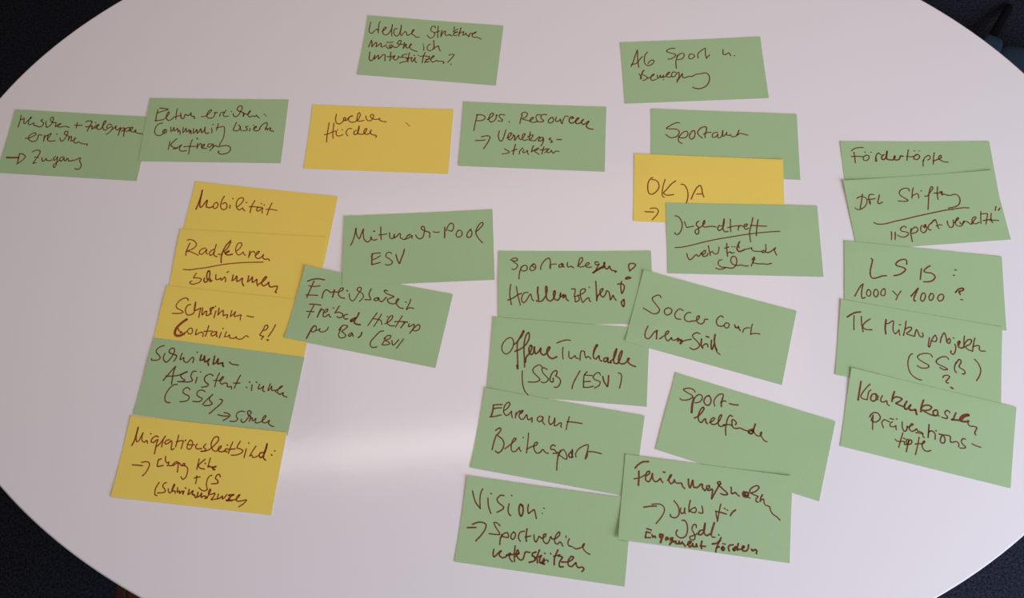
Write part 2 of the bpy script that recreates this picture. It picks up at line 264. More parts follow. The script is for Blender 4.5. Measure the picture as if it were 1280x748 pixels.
# pen strokes per card: "#x y" = origin of the measured patch in the photograph, then tenths of a pixel
STROKES = """
@struktur
#455 20
85 78 66 165 64 192 82 215 102 215 140 180 165 165 174 185 180 215
203 70 188 105 183 145 181 190
225 195 265 165 280 143 265 140 240 170 235 205 250 232 285 235 320 205 345 160 355 108 355 108 350 150 345 200 348 250
415 160 390 160 372 190 378 225 400 250 425 245 450 200 468 115 462 160 455 210 465 245 490 215 515 195 530 205 535 235 555 240 600 210 628 170 615 172 600 195 600 225 625 240 655 265 690 262
895 150 885 128 860 128 835 160 840 185 870 205 885 225 865 262 825 275 790 240
928 128 922 190 922 268
885 207 945 188
58 385 75 345 95 305 100 330 98 385 98 385 120 360 150 330 160 340 150 385 150 385 175 370 210 340 215 360 215 385 250 380 280 362
280 385 300 402 325 402 350 390 350 365 330 362 318 380 328 398 340 385
285 330 325 330 365 325
365 375 385 395 420 385 455 345 465 310 445 305 420 330 415 345 440 350 480 355 515 350
505 330 500 370 488 405 488 405 530 352 525 385 545 400 575 375 595 350 580 355 570 380 580 405 610 425 665 445
745 375 748 400 745 430
738 352 745 354
830 350 805 365 790 395 800 425 830 435 865 410
870 305 875 350 872 410 872 410 900 385 930 375 935 395 945 425 955 435
72 450 68 500 65 535 80 560 100 555 130 510 135 490 130 540 130 540 150 520 178 490 182 510 182 540 182 540 210 510 240 485 262 485 262 520 262 560
335 450 332 500 325 560
290 510 340 505 380 500
345 530 372 520 388 498 376 497 368 525 385 550 412 545 430 515 428 500 440 515 470 515
540 475 505 480 475 500 485 515 530 520 545 540 520 570 480 575 445 590
570 460 555 510 548 575
530 535 590 520
600 520 590 555 605 570 625 545 640 520 635 550 645 575 660 580
625 492 633 494
678 490 686 492
765 455 745 500 725 585
700 505 745 500 780 500
785 505 822 510 790 545 755 580 755 580 790 575 815 568
770 545 830 535
830 535 860 520 880 500 870 495 845 520 835 550 855 575 890 565 910 555 920 565 960 565 1000 575 990 595
1062 490 1085 480 1125 482 1110 510 1075 550 1045 580
1083 603 1091 602
#525 25
275 130 265 170 260 208 260 208 285 160 315 138 320 145 312 175 325 190 350 190 372 178 378 190 400 200
432 85 425 120
470 112 440 130 418 140 428 152 470 148 430 165 415 180 435 195 465 188
512 97 500 140 485 200
480 165 520 152 548 148 535 175 540 190 560 180 575 165 580 185 600 195 610 210 615 195 625 170 645 165 660 172 690 162 702 150 690 150 665 170 650 195 670 215 710 215 735 225 765 240
@ag
#785 50
40 330 60 290 85 210 118 125 118 125 120 180 122 250 135 340
45 305 90 298 120 280 150 240 180 208
245 152 215 185 205 240 210 290 235 315 270 318 310 295 325 260 305 250 275 265 250 295
585 105 540 105 490 125 485 145 540 165 595 180 585 205 540 235 500 238
620 190 602 250 600 300 605 352
608 222 640 180 680 165 705 185 695 215 665 240 620 245
775 175 760 205 765 230 790 235 825 215 830 190 805 175 775 180
878 225 872 195 880 165 920 130 965 103 968 120 968 170 980 230 980 230 1020 185
1189 120 1188 155 1194 181 1215 182 1241 170 1264 162 1284 197
1330 195 1337 197
200 375 180 400 165 450 155 490
140 425 155 445 170 480
198 380 180 410 175 430 210 445 240 465 230 490 185 508
240 480 280 465 320 440 325 425 300 440 285 480 300 505 330 500 355 490
365 440 372 480 372 480 390 470 405 440 410 470 410 470 430 460 445 440 440 470 480 445 520 410 515 400 490 420 480 455 510 465 545 455
600 405 565 400 545 430 555 460 585 455 610 420 635 405 640 440 630 490 610 530
615 500 640 480 660 450 680 420 680 445 690 470 720 470 760 455 800 455 850 430 920 420 970 412 1000 425 1020 470 1010 530 970 580 900 608 850 605 810 592
442 495 449 497
@menschen
#15 138
115 65 105 120 75 210
105 115 130 115 152 95 150 130 148 160 165 165 195 130 230 105 245 90 238 85 215 115 205 160 215 180 240 175 262 160 275 165 275 190 300 188
385 115 362 125 380 145 395 165 370 200 330 205 305 195
425 140 425 185 435 212 470 195 500 160 515 120 518 92 500 85 480 110 490 140 520 155 545 150 550 165 540 205 540 205 580 185 610 170 605 165 575 180 570 200 595 210 625 205 650 200 690 205 715 215
815 155 810 190 800 222
785 185 830 188 875 185
165 350 200 350 260 325 300 300 295 285 265 285 225 310 205 345 220 375 260 390 300 380 320 350 330 310 345 305 375 312
395 385 400 345 408 312
397 365 415 325 455 308
440 365 480 310 490 290 470 295 445 330 445 370 470 385 540 380
557 298 565 300
600 345 605 375 625 385 660 355 685 310 700 275 690 262 665 265 655 290 675 310 705 320 712 335 702 375 702 375 720 340 740 325 742 350 735 385 735 385 770 375 795 350 790 345 770 375 775 400 800 410 830 395 850 405 890 420 940 422 935 438
w1.5 -66 590 0 592 85 590
95 540 80 600 68 665
95 545 130 545 165 575 150 605 110 640 60 672
255 520 290 502 340 500 352 515 340 550 310 590 290 620 260 665 260 665 300 655
285 585 330 590
375 595 375 625 390 638 420 610 430 600 430 620 460 630 500 620
545 575 520 600 525 625 550 610 570 580 565 620 550 680 530 715 515 705 520 680 560 650 590 625
640 580 610 590 595 620 610 635 640 610 650 590 650 620 670 630 690 600 700 610 710 635 740 630 790 620 845 595 855 600 845 630 865 680 855 715 825 738 785 730
#85 138
220 145 255 132 300 140 290 165 260 215 240 260
220 205 260 205 300 195 295 225 300 235 320 215 350 190
342 155 349 157
330 225 365 205 385 180 380 175 360 195 360 225 385 240 410 230 440 190 475 140 465 130 450 145 435 190 440 235 460 245 485 240
548 185 525 172 495 185 485 215 500 225 540 205 560 215 540 250 505 285 475 298
550 240 580 222 600 195 598 235 620 245 655 215 650 240 635 290 625 312
640 262 670 225 700 220 705 240 670 262
715 225 705 260 693 325
700 262 730 225 760 215 775 225 755 255 725 265
765 258 800 235 808 212 785 215 775 245 790 265 820 270 845 245 850 250 840 270 870 285 930 295
@eltern
#190 125
75 125 70 150 55 210 50 270
98 103 150 108 205 115
72 165 130 143 195 125
40 260 100 255 150 245
160 235 190 205 215 165 210 150 190 175 180 220 200 255 235 250 275 215
315 110 305 170 298 240
275 215 330 200 365 190
360 165 360 195 365 225 385 235 405 215 410 190 420 180 445 195 470 185 490 160 485 190 505 205 525 205 530 235
615 208 660 205 715 165 745 130 735 122 705 145 685 190 695 220 735 228 770 210 785 175 785 155 800 160 815 158
845 205 858 165 895 152 905 165
925 130 895 170 892 195 915 208 955 200
988 145 994 146
1015 170 1020 195 1045 210 1080 190 1110 140 1130 95 1115 75 1085 80 1065 115 1085 140 1120 150 1145 165 1140 200
135 292 100 295 60 325 35 385 45 430 85 448 130 430 155 400 165 370 150 375 135 400 150 420 180 405 180 375 160 370
235 340 235 395 235 395 255 385 275 345 278 390 278 390 300 375 320 355 325 400 325 400 340 380 350 385 350 430
390 340 385 410 385 410 405 390 425 355 430 400 430 400 450 390 465 370 470 415 470 415 485 380 490 425
520 360 515 415 515 415 535 405 560 370 565 415 565 415 590 395 610 360 620 410 620 410 650 385 665 340 660 395 680 420 710 410
745 355 750 385 748 412
759 308 767 306
830 295 815 350 805 380
800 350 850 340 890 330 905 345 905 400 890 480 860 530 840 570
225 520 215 565 203 620
310 485 270 520 235 560 245 580 290 600 320 600 265 615
270 612 310 600 355 570 370 560 345 600 345 625 370 640 430 635
505 495 485 540 470 600 458 675
400 585 460 580 545 580
570 545 560 605 560 605 590 555 610 545 618 575
620 600 650 575 655 555 630 565 620 590 640 605 680 605
745 550 710 550 695 580 715 590 745 570 765 550 760 590 720 635
755 600 790 570 810 580 830 585 880 575 940 570 975 590 980 625 950 660 900 675 850 675 825 650 840 640
560 475 572 490
#250 125
540 155 545 185 540 205 540 205 560 170 580 180 600 180 630 140 625 135 600 170 600 195 625 212 655 200 690 205 705 190 715 205 740 225
802 178 809 180
820 198 827 200
455 280 430 340 415 372 440 385 475 385 500 350 495 320 480 315
505 335 505 365 520 385
600 330 570 335 585 355 590 375 560 385 540 383
625 355 622 375 620 390
665 315 672 314
670 365 700 345 705 330 685 335 670 365 685 385 720 385 745 365 750 345 785 305 815 288 835 285 840 310 815 375
815 350 845 365 840 375 870 350 885 355 875 378 920 395
@huerden
#395 130
255 130 245 180 248 220 265 245 300 248 340 215 370 190 365 170 345 180 345 200 380 205 400 180 425 160 460 150 440 150 415 170 408 205 430 225 470 228 520 200 550 150 550 120 535 110 520 140 512 190 520 212 560 215 600 205
625 150 628 185 655 210 690 205 715 170 720 140 700 130 680 145 685 165 710 185 745 195 790 185 800 180 790 195 820 215 880 222
165 235 150 320 138 400 132 475
225 240 215 320 210 390 215 430
105 385 150 375 215 345 250 340
255 345 252 380 270 400 300 398 335 385
265 325 270 326
325 322 331 323
445 310 420 305 390 325 375 355 385 385 400 400
500 330 475 350 478 380 505 380 530 340 540 275 525 330 520 365 545 378 590 375 620 350 635 310 620 310 600 340 605 370 635 380 670 365 690 325 680 350 695 380 740 390 755 400 748 415
!pen_tick w0.6 1125 235 1170 275
@pers
#585 132
75 310 85 250 100 180 120 110
105 120 160 115 210 135 210 165 170 188 110 190
240 175 285 150 320 110 310 95 285 105 265 140 262 180 285 205 320 195 350 160 355 115 365 125
460 120 415 110 390 125 400 150 430 175 425 195 375 190
512 203 518 206
680 115 660 170 648 225
665 110 690 85 720 85 745 105 720 145 680 165 720 180 780 195
770 195 800 175 820 150 800 150 778 175 785 205 830 210 865 195
910 115 870 115 850 140 855 170 865 195 845 205 830 210
985 115 935 112 910 140 920 165 945 190 920 205 870 200
1040 150 1005 185 1015 215 1045 215 1070 185 1060 150 1035 150
1105 145 1095 180 1105 200 1140 190 1155 170 1160 200 1170 222
1180 225 1190 180 1210 140 1235 130 1255 140
95 437 150 437 215 430
170 392 215 380 260 380 275 395 260 440 230 490 195 540
395 315 380 360 385 410 400 440 425 440 445 400 460 350 475 305
490 405 520 390 545 350 530 340 505 365 500 410 520 430 550 410 570 375 565 365 585 380 580 435
590 430 620 385 635 370 635 400 660 425 690 400 715 360 705 350 680 375 680 415 705 435 745 425
780 330 770 380 765 435
745 395 790 370 815 370 800 400 780 430 830 440 870 410 895 390 900 405 880 440 920 440 940 415 945 430 930 480 910 505
910 400 940 400 935 430
1035 405 1015 420 1040 435 1055 455 1030 460 1040 462
1110 425 1170 425
455 540 470 550 515 575 510 590 470 600 425 605
595 485 575 550 565 610
545 570 610 545
640 605 650 565 685 530
700 550 685 580 700 590 735 570 745 560 745 590 755 610
820 500 800 550 795 580
795 575 850 545 880 530 870 550 830 570 860 590 890 610
950 515 935 560 925 605
900 555 960 550 985 540
960 590 995 560 1015 540 1000 545 985 570 1000 590 1030 580 1045 560 1050 580 1065 595 1090 575 1110 570 1140 575
#640 132
w1.3 745 165 770 150 745 140 720 165 715 195 740 220 785 205 820 175 835 155 815 160 795 190 800 220 835 225 870 200 895 175 880 185 870 215 890 235 920 225 960 195 945 225 930 250 935 270 970 290 1012 297
@sportamt
#825 142
245 115 205 115 130 150 80 185 130 192 200 195 240 220 230 265 190 295 130 300 75 265
240 285 290 235 330 220 350 245 340 280 300 305 250 300 235 290 230 330 245 360 275 372
400 220 375 260 370 300 395 320 425 300 440 250 430 215 405 215
530 305 490 275 470 240 500 190 550 165 580 172 580 210 565 265 565 300
545 260 580 240 640 235
720 235 680 240 655 265 660 295 700 290 725 255 720 290 740 305 770 285 785 210 785 260 790 285 820 265 835 235 835 265 860 275 880 265 900 290 940 285 985 260
990 205 965 265
960 265 1010 248 1050 258 1100 270
@okja
#795 205
208 172 180 190 152 240 148 320 165 370 200 380 250 350 285 300 280 240 245 205 200 198
365 195 345 255 330 330 330 400 355 418
495 213 440 255 380 325 345 365 380 390 430 390 470 383
565 255 600 262 635 310 650 370 645 440 628 497
690 440 720 370 760 300 800 270 820 300 830 360 848 415
760 378 820 375
115 598 220 602
178 560 215 552 260 558 280 590 265 630 205 700
@jugend
#835 262
90 80 125 90 160 130 178 190 165 260 130 310 95 310 85 290
205 155 220 190 235 225 265 220 320 210
385 150 360 165 355 200 375 215 385 250 380 300 360 310 340 290 345 260 385 235 430 205 460 165 455 138 440 165 435 205 460 222 510 215 560 212 600 220
640 200 620 240 640 265 680 235 700 180 702 120 690 180 690 250 710 280 750 275
650 205 685 210
780 125 780 200 785 280
745 230 800 215 870 205
885 200 875 262
880 225 910 200 935 215 960 215 985 205 990 185 960 190 950 220 970 250 1010 235
1060 105 1040 200 1020 290 1033 405
1125 130 1110 230 1103 330
1030 200 1100 205 1230 212
90 478 180 470 280 450 420 415 600 375 780 345 900 325 1080 300 1200 288
235 550 245 590 270 628 300 615 345 570 360 565 375 585 400 575 420 540 430 570 465 545 470 515 445 520 430 560 445 590 480 580
505 455 515 510 530 575
490 580 500 550
525 545 555 525 580 555 620 550 635 510 637 470
735 425 735 500 745 585
710 485 760 470
745 545 785 530 790 545 830 540
800 466 806 467
832 468 838 469
w1.3 895 405 870 460 865 500 890 525 920 520 960 500
880 440 890 480
960 500 1010 490 1050 480 1045 490 1060 515 1120 525 1180 525
1220 440 1225 490 1215 530 1185 540 1175 525 1200 510
#880 275
760 395 790 410 830 400 870 370 895 350 880 375 895 415 908 440
750 158 850 150 945 145
225 500 195 505 178 535 185 565 220 590 270 595 250 610 190 618 150 602
270 595 310 600 350 605 390 580 410 530 400 470 370 455 340 480 340 530 380 565 430 570 470 565 510 575 555 578
630 465 615 520 592 575
600 500 625 470 635 490 610 530 650 545 690 550 740 550 790 555 845 545
@foerder
#1060 175
45 135 80 110 130 98 190 95
75 155 85 220 92 285
45 208 120 205 190 210
225 190 195 220 195 250 230 258 260 235 262 200 235 190 215 200
210 152 218 153
285 153 291 154
350 220 360 270
345 265 350 210 365 175 385 165 410 185
w1.3 450 185 425 205 425 240 450 245 480 210 490 140 480 200 490 240 540 250 575 245 590 205 585 200 575 230 600 252 640 240 660 200 690 205
755 125 745 190 738 255
730 205 790 210 830 205
860 185 825 210 825 235 860 245 890 225 895 200 870 180 845 190
830 138 837 139
888 138 895 139
940 325 940 280 950 240
940 265 960 225 1000 195 1025 205 1025 235 1000 250
1080 160 1070 230 1068 305
1065 265 1120 245 1165 225 1165 195 1145 200 1135 235 1160 255 1200 272 1250 278
@dfl
#1062 225
158 182 150 250 132 355
88 235 130 212 175 215 210 240 215 290 185 340 140 368 95 372 65 352
300 185 255 185 238 205 240 250 255 308
225 248 270 245 318 235
255 265 258 300
372 190 360 240 352 290 370 300 408 280
745 140 735 112 700 105 650 120 620 155 630 190 680 225 730 258 700 270 610 265
795 100 785 150 778 230
778 205 820 180 850 175 862 195 862 228
892 138 899 141
940 205 975 200 1010 150 1040 105 1030 85 1010 100 990 180 985 280 980 370
1098 90 1095 170 1103 245
1055 168 1120 165 1150 165
305 535 345 553 400 555 470 545 560 520 680 495 820 460 960 430 1100 400 1200 380 1290 370
522 650 526 690 524 745
570 655 572 700 570 745
708 600 690 580 660 590 635 615 650 640 700 650 735 665 725 695 680 715 630 710 600 690
770 610 765 660 775 720 785 770
765 650 790 610 830 590 855 620 840 650 790 670 765 665
#1140 225
350 150 375 150 372 190 372 190 400 180 430 190 480 195 530 182 570 195 598 240 590 300 540 338 455 355
490 372 560 360 640 350 712 352
125 570 110 600 115 640 145 662 175 640 185 600 165 560 145 590
170 558 160 600
300 510 280 500 240 540 205 580 210 620 240 628
240 545 290 500 310 540 330 605 340 605
305 575 350 562 375 565
440 515 450 560 480 595 510 585 520 545 515 505
520 540 560 510 585 480 570 475 545 510 550 560 585 580 625 570 640 530 650 515 640 545 610 550 600 530
640 530 670 520 700 530 725 550 740 555 770 530
745 540 790 490 800 468 775 465 750 500 760 540 800 550 840 530
858 398 858 470 862 545
862 430 900 425 940 425 935 480 925 555
890 510 960 500 985 490
990 420 985 470 1000 530 1010 535
980 510 1040 505 1080 510
1048 335 1038 385
1097 355 1078 385
@lsb
#1065 315
w1.2 238 85 255 100 245 160 230 230 232 300 260 330 310 325 380 302 432 300
w1.2 685 155 682 110 660 95 600 105 550 145 555 170 620 190 670 215 650 250 590 285 525 298
w1.2 870 210 862 270 855 345
w1.2 978 175 940 195 900 240 920 255 1000 270 1040 310 1020 350 970 372 900 375
35 555 70 490 110 425 140 402 140 402 125 470 120 540 130 582 165 570
200 475 182 510 190 545 215 555 235 530 232 490 210 472 195 480
285 475 272 510 278 550 300 565 325 540 328 500 305 470 285 478
400 460 368 490 362 530 380 548 405 545 418 510 410 465 395 460
510 490 535 515 560 540
615 490 585 530 550 600
w1.3 740 555 780 510 828 455 828 455 800 520 775 580 780 610 795 615
880 520 862 560 860 600 880 618 905 600 920 550 905 515 880 520
985 525 965 560 970 600 990 608 1015 580 1022 540 1000 520 980 525
1085 545 1072 580 1085 612 1110 615 1140 590 1148 550 1125 530 1095 540
#1110 320
835 175 855 178
820 245 830 243
w1.4 845 458 880 420 920 405 945 410 945 425 915 440 890 450 905 482
910 547 935 550
@tk
#1055 380
w1.3 38 168 80 140 140 112 205 103
125 150 122 230 124 325
215 160 220 250 238 350
325 192 270 230 235 275 250 310 300 325 348 325
w1.3 525 200 515 290 522 375
520 250 560 245 605 215 620 225 612 290 618 345 640 375 670 350 688 328 690 360 700 392
690 262 708 263
775 218 765 300 745 395
760 320 810 295 845 300 830 335 785 370 790 380 840 395 880 405 890 370 905 325 925 350 945 400 975 418 990 395 980 365
1070 425 1060 480 1055 530 1070 540 1085 490 1110 430 1140 395 1160 430 1150 470 1115 470 1100 460
#1120 410
555 185 565 130 600 65 615 80 630 140 635 180 665 195 680 165 670 135 650 150 640 170
715 127 728 130
735 205 748 240 740 300 715 332 685 310 690 290
w1.3 785 215 800 175 785 170 775 205 785 240 820 255 850 240
855 105 850 160 850 250
850 215 890 160 930 145 945 165 920 210 870 235 890 265 930 285 955 290
985 130 970 200 958 295
960 240 1000 225 1035 225 1045 240 1040 265 1060 290 1115 292
210 325 185 335 160 380 150 450 165 530 200 590 260 635 320 655
458 365 430 330 380 320 310 330 270 360 285 390 340 430 405 465 410 490 380 505 310 500 268 475
660 395 640 370 600 360 540 380 505 415 510 440 560 470 620 500 645 520 600 525 550 498
755 430 735 480 735 530 755 560
750 450 785 400 805 400 815 430 790 480 800 500 850 530 865 560 850 578 830 575
985 395 1025 440 1055 500 1060 550 1040 610 1008 660
w1.4 688 745 712 760
585 625 605 600 650 595 670 610 650 645 625 670 640 690 655 690
@kranken
#1065 470
w1.4 110 75 95 170 75 305
225 105 180 150 120 230 110 265 140 290 190 300
235 180 210 200 200 240 190 300
w1.3 300 230 260 230 235 270 238 305 270 318 305 295 325 260 300 235
305 235 300 280 325 300
380 250 360 290 362 320 385 330 420 320 435 315 440 350 465 375
w1.4 530 200 510 260 500 320
w1.3 505 290 550 265 600 275 625 290 590 325 550 345 590 365 640 385 660 370
w1.4 685 320 655 380 665 415 690 415 730 370 735 365 715 400 730 430 765 430 795 425 800 450 810 485
w1.4 895 305 870 380 860 450
w1.3 865 405 900 375 960 370 995 395 970 425 910 435 880 430 930 460 990 490 1050 500
w1.3 1040 430 1015 450 1025 490 1055 500 1075 470 1060 430 1035 430
1070 480 1090 505
1225 460 1195 435 1165 450 1165 480 1195 515 1185 535 1125 520
220 515 250 475 290 460 330 475 355 520 335 560 290 580 245 560 250 530 265 495
265 495 260 580 258 670
395 650 375 600 380 570 410 550 450 570 465 575
505 575 478 600 480 630 510 640 540 630 550 625 550 650 555 672
475 535 520 545
555 540 565 542
628 580 630 640 650 690 675 690 690 660 690 630
690 650 730 630 765 610 750 600 725 630 720 670 750 695 790 680 810 665 820 690 850 700 880 715 890 730
965 610 960 680 955 770
960 700 1000 690 1030 710
#1110 495
w1.3 850 215 830 260 815 295 795 300
w1.6 800 298 870 305 910 305 960 260 1010 245 1000 235 940 245 900 290 910 315 960 325 1010 320
1000 310 1005 360 1030 380 1080 385 1110 400 1095 440 1085 470 1100 490
350 460 400 470 430 475 440 510 455 525
515 360 510 440 502 520
505 460 540 440 570 450 590 480 590 545
598 437 606 440
640 480 680 490 665 520 655 560 670 590 700 590 715 550 700 505 680 490
680 490 740 495 780 510 780 550 785 580 820 580 860 575 885 600 885 640
970 545 945 535 920 560 930 600 970 640 960 655 905 655
1050 600 1100 625 1160 645
188 465 165 540 135 645
90 545 120 570 180 570 210 575
195 530 215 540
210 575 205 605 235 610 260 570 250 545 230 560 235 600
w1.2 265 560 245 630 230 700
255 575 280 550 300 570 290 600 260 610
390 520 375 610 345 735
340 605 390 600 430 600 460 580 455 565 435 590 430 640 460 685 500 695 535 685
@mobil
#240 230
w1.3 128 80 118 140 100 190 75 260 50 315
w1.2 128 85 105 200 98 285 118 290 160 240 190 205 185 240 180 285 215 298 260 285
310 230 280 245 265 290 285 308 315 290 325 250 310 232
405 155 380 195 360 250 360 295 390 322 430 305 438 265 415 235 380 250
478 265 470 305
510 184 516 186
570 285 620 240 645 195 625 172 580 190 555 240 558 295 590 325 620 310 630 300 645 325 660 335
678 230 686 234
785 210 745 280 725 360
718 285 780 285 830 290
870 290 820 300 805 325 830 340 865 310 885 300 875 335 878 365
862 244 870 246
900 262 907 265
1000 238 965 310 938 388
925 318 990 318 1060 332
@rad
#225 295
95 55 125 48 170 60 205 95 200 130 160 165 110 185 90 195 130 200 180 220 230 245
125 95 100 150 80 200 75 245
320 155 290 160 250 190 245 225 280 230 320 190 335 170 330 215 345 230
455 110 440 160 430 200
430 170 395 185 370 215 380 245 405 235 430 200 425 240 440 255 465 262
w1.2 635 60 580 120 540 190 520 250 515 335
w1.2 635 80 600 150 550 200
480 232 530 235
w1.4 560 215 600 205 615 190 585 205 570 225 600 240 655 232
710 190 750 155 775 110 765 90 730 95 700 150 700 200 730 240 770 225 790 205 800 230 820 245
875 190 860 270
868 250 890 210 920 195 935 215
945 245 985 215 990 195 970 200 945 235 945 265 980 285 1020 265 1045 235 1035 270 1060 295 1105 290 1120 310
40 420 120 425 220 412 330 398 450 375 570 355 700 342 850 333 1040 330
205 468 170 525 210 525 265 540 250 575 190 600 140 603 122 580 150 565
w1.2 305 530 300 560 315 580 345 565 370 510 370 440 350 445 335 500 340 545 360 545 380 540 375 570 400 560
450 485 450 545 480 545 510 530 515 555 545 530 560 515 570 540 568 575
585 460 595 452 610 448
w1.2 665 490 650 560 650 560 680 545 710 505 710 570 710 570 740 560 780 530 775 580 795 625
w1.2 860 500 845 575 845 575 880 550 905 515 905 580 930 570 960 545 960 580 970 625
w1.2 985 605 1050 560 1085 515 1070 512 1040 545 1020 590 1040 625 1080 610 1110 580 1110 610 1130 640 1170 635 1215 630 1210 670 1190 700 1205 710
@container
#210 365
255 110 245 85 210 80 150 110 105 170 115 205 160 230 190 255 150 270 55 272
285 160 250 170 222 215 225 265 250 292 290 285 320 270 340 200 348 130 335 180 330 235 330 235 370 225 410 205 400 250 385 320
435 200 425 285 430 290 470 245 485 245 480 295 520 285 550 220 575 195 530 210 540 280
600 240 575 325
593 183 598 186
640 205 625 290 625 290 660 255 690 235 690 300 690 300 720 290 745 290 735 330
800 235 780 310 780 310 820 280 845 250 830 310 870 300 915 290 905 320 905 352
990 300 1030 312 1070 316
w2 235 345 170 390 110 450 85 510 100 545 150 548 200 525
120 440 140 490 175 505 150 515
195 525 240 490 275 455 300 460 305 500 290 525 260 525 240 500
360 470 345 535 390 515 420 505 440 525 435 560
510 425 490 490 468 555
450 495 500 492 550 490
610 500 570 500 540 520 545 550 575 545 600 520 610 500 605 550 615 560
665 510 640 575
685 458 692 460
730 500 705 560 705 560 740 560 770 540 770 575 790 580 830 580 855 560 850 575 880 590 920 590 960 560 980 550 1005 565
1180 480 1215 480 1250 445 1240 418 1210 430 1195 470 1150 540 1195 560 1175 575
1166 590 1174 594
1345 415 1310 480 1255 560
w1.5 1240 603 1252 604
@assist
#180 430
255 25 215 35 165 70 155 105 185 140 205 180 170 205 100 205 100 185
265 125 245 170 255 215 285 230 330 190 370 130 385 75 365 55 325 75 320 110 360 130 405 145 410 165 375 220
480 120 460 165 455 200 500 175 500 215 540 235 580 195 610 170 625 190 610 238
664 106 672 110
w1.3 720 140 700 205 700 205 740 200 760 155 760 225 790 215 820 190 800 225 808 270
w1.3 885 155 865 255 865 255 900 240 930 190 925 250 960 245 985 240 985 270 995 285
1070 230 1100 255 1180 268
240 460 300 390 395 285 395 290 370 360 345 505
275 405 350 405 430 395 500 365 545 350 480 380 460 400 475 430 510 455 490 470 420 475
655 345 620 345 595 375 590 420 605 460 560 478 480 475
665 420 645 490
706 352 712 354
865 400 830 380 780 400 755 440 765 475 805 510 790 530 720 545
945 365 910 440 885 535
870 460 930 460 970 455
940 460 980 440 995 415 980 415 955 450 955 490 975 505 1010 490 1040 500 1045 540 1090 535 1095 565
1208 395 1170 460 1130 555
1120 490 1160 495 1200 490
415 510 370 515 310 570 265 650 265 710 290 735 325 735
575 575 550 548 510 560 485 600 510 630 555 650 565 680 530 715 450 725
765 600 730 580 680 590 660 630 680 660 725 685 715 710 680 725 610 720
#240 450 8.3125
215 362 160 410 108 465
215 362 180 400 185 425 210 455 175 475 125 475
290 410 315 420 305 450 250 500 180 560
595 230 603 236
563 285 570 290
625 262 618 320
668 232 676 236
705 255 690 300 715 300 745 275 735 320 755 332
815 250 790 320 815 300 830 275 830 320 860 318 875 340
865 320 910 300 940 275 930 275 900 305 890 340 915 360 940 345 950 345 945 370 985 388
270 572 330 585 375 585
335 550 365 555 395 580 370 605 325 632
550 540 510 535 470 555 460 590 475 615 450 640 395 640
510 620 515 645 540 650 570 620 600 575 615 550 600 530 580 540 585 575 610 590 605 610 595 640
600 625 625 605 630 635 665 610 655 650 690 655 730 635 770 590 760 580 735 610 735 650 770 655 805 630 795 660 820 685 850 695
@migration
#160 530
w1.2 130 45 110 120 85 200 50 270
130 50 105 150 108 225 135 215 165 160 190 115 175 170 180 220 210 230 235 210 245 245
284 125 290 128
380 165 350 155 300 190 290 225 320 235 355 205 375 200 360 240 345 310 330 375
350 290 390 260 430 210 470 155 440 200 420 290
520 200 480 210 460 240 475 255 510 240 540 215 550 230 540 300 545 325 575 315
635 145 615 220 595 290
605 230 650 215 690 215 680 260 665 310
715 215 722 205
775 205 750 250 740 305 770 320 800 285 805 225 780 205
740 255 770 265 830 265
865 255 845 290 865 315 920 310
975 255 945 290 970 320 960 340 910 345 970 340 1020 320 1080 270 1130 210 1130 170 1095 165 1060 200 1040 260 1055 320 1090 345 1120 335 1160 300 1165 280 1140 290 1125 325 1150 350 1200 345 1215 330 1220 350 1240 350
55 515 110 518 180 525
170 485 220 475 260 485 268 520 230 600 180 655
415 440 385 450 365 520 370 535 440 522
375 455 410 440
470 410 468 460 490 490 510 480 500 520 490 525
515 525 545 525 580 490 610 475 625 490 625 540 618 605
565 525 600 500 640 490 660 520 700 525 710 500 690 500 680 520 720 530 745 560 740 620 720 670 685 695 662 665
890 440 875 500 860 570
965 445 910 490 880 520 900 555 955 568
962 496 970 500
1030 430 1010 500 1000 545
w1.3 1000 530 1060 545 1100 535 1070 545 1060 565 1085 575
#220 540
640 165 648 170
710 130 680 200 655 270
620 215 680 220 740 215
805 120 770 180 765 205 800 215 835 235 820 265 760 290 690 295
880 215 850 325
908 138 915 145
1000 180 960 240 920 305
925 300 950 295 960 320 990 320 1030 300
w1.3 1140 150 1120 220 1100 260 1060 265 1040 295 1060 325 1090 300 1120 240 1140 160 1105 270 1095 330 1120 355
1232 238 1238 244
1192 288 1202 296
#190 575
560 200 555 250 545 300
530 230 565 220 600 215
750 195 720 205 690 250 680 320 690 370 660 390 620 380 585 350
855 215 840 185 810 195 795 235 820 260 825 290 790 300 745 300
90 285 50 350 35 410 40 440 65 450
180 285 150 300 135 335 160 370 165 400 120 415 70 415
205 365 205 400 225 415 255 380 285 310 275 310 250 370 255 395 285 390 290 420
320 350 315 405 335 395 345 390 345 420 370 400 385 395 385 430
400 390 388 430
415 354 425 358
w1.2 465 375 450 435 450 435 480 420 510 390 505 435 525 440 545 475
w1.2 575 410 560 470 560 470 600 450 620 420 615 470 650 455 690 470 660 485
680 485 710 440 735 370 720 375 705 420 730 435 785 420 775 455 740 500 780 495 820 490
830 430 820 485 850 480 880 455 880 490 910 470 935 435
w1.5 960 445 1020 440
w1.5 1000 445 960 490 970 500 930 510 1000 510
1010 505 1060 490 1100 440 1080 445 1050 500 1070 520 1120 515 1180 505 1150 545 1085 590
@mitmach
#435 265
35 420 65 360 90 270 100 205 105 270 130 330 145 335 170 270 195 215 190 270 205 345 240 378 275 360 290 315 300 345 325 355 360 345
w1.3 320 242 332 243
410 190 410 270 415 345
385 290 430 285 485 275
520 260 525 320 560 335 580 280 580 325 605 310 645 270 655 280 655 320 675 335 710 345 745 300 780 280 765 285 740 300
710 345 770 320 800 295 800 330
845 288 865 320 900 338 935 315 955 250 955 195 930 180 915 205 940 230 985 245 1020 260 1020 320
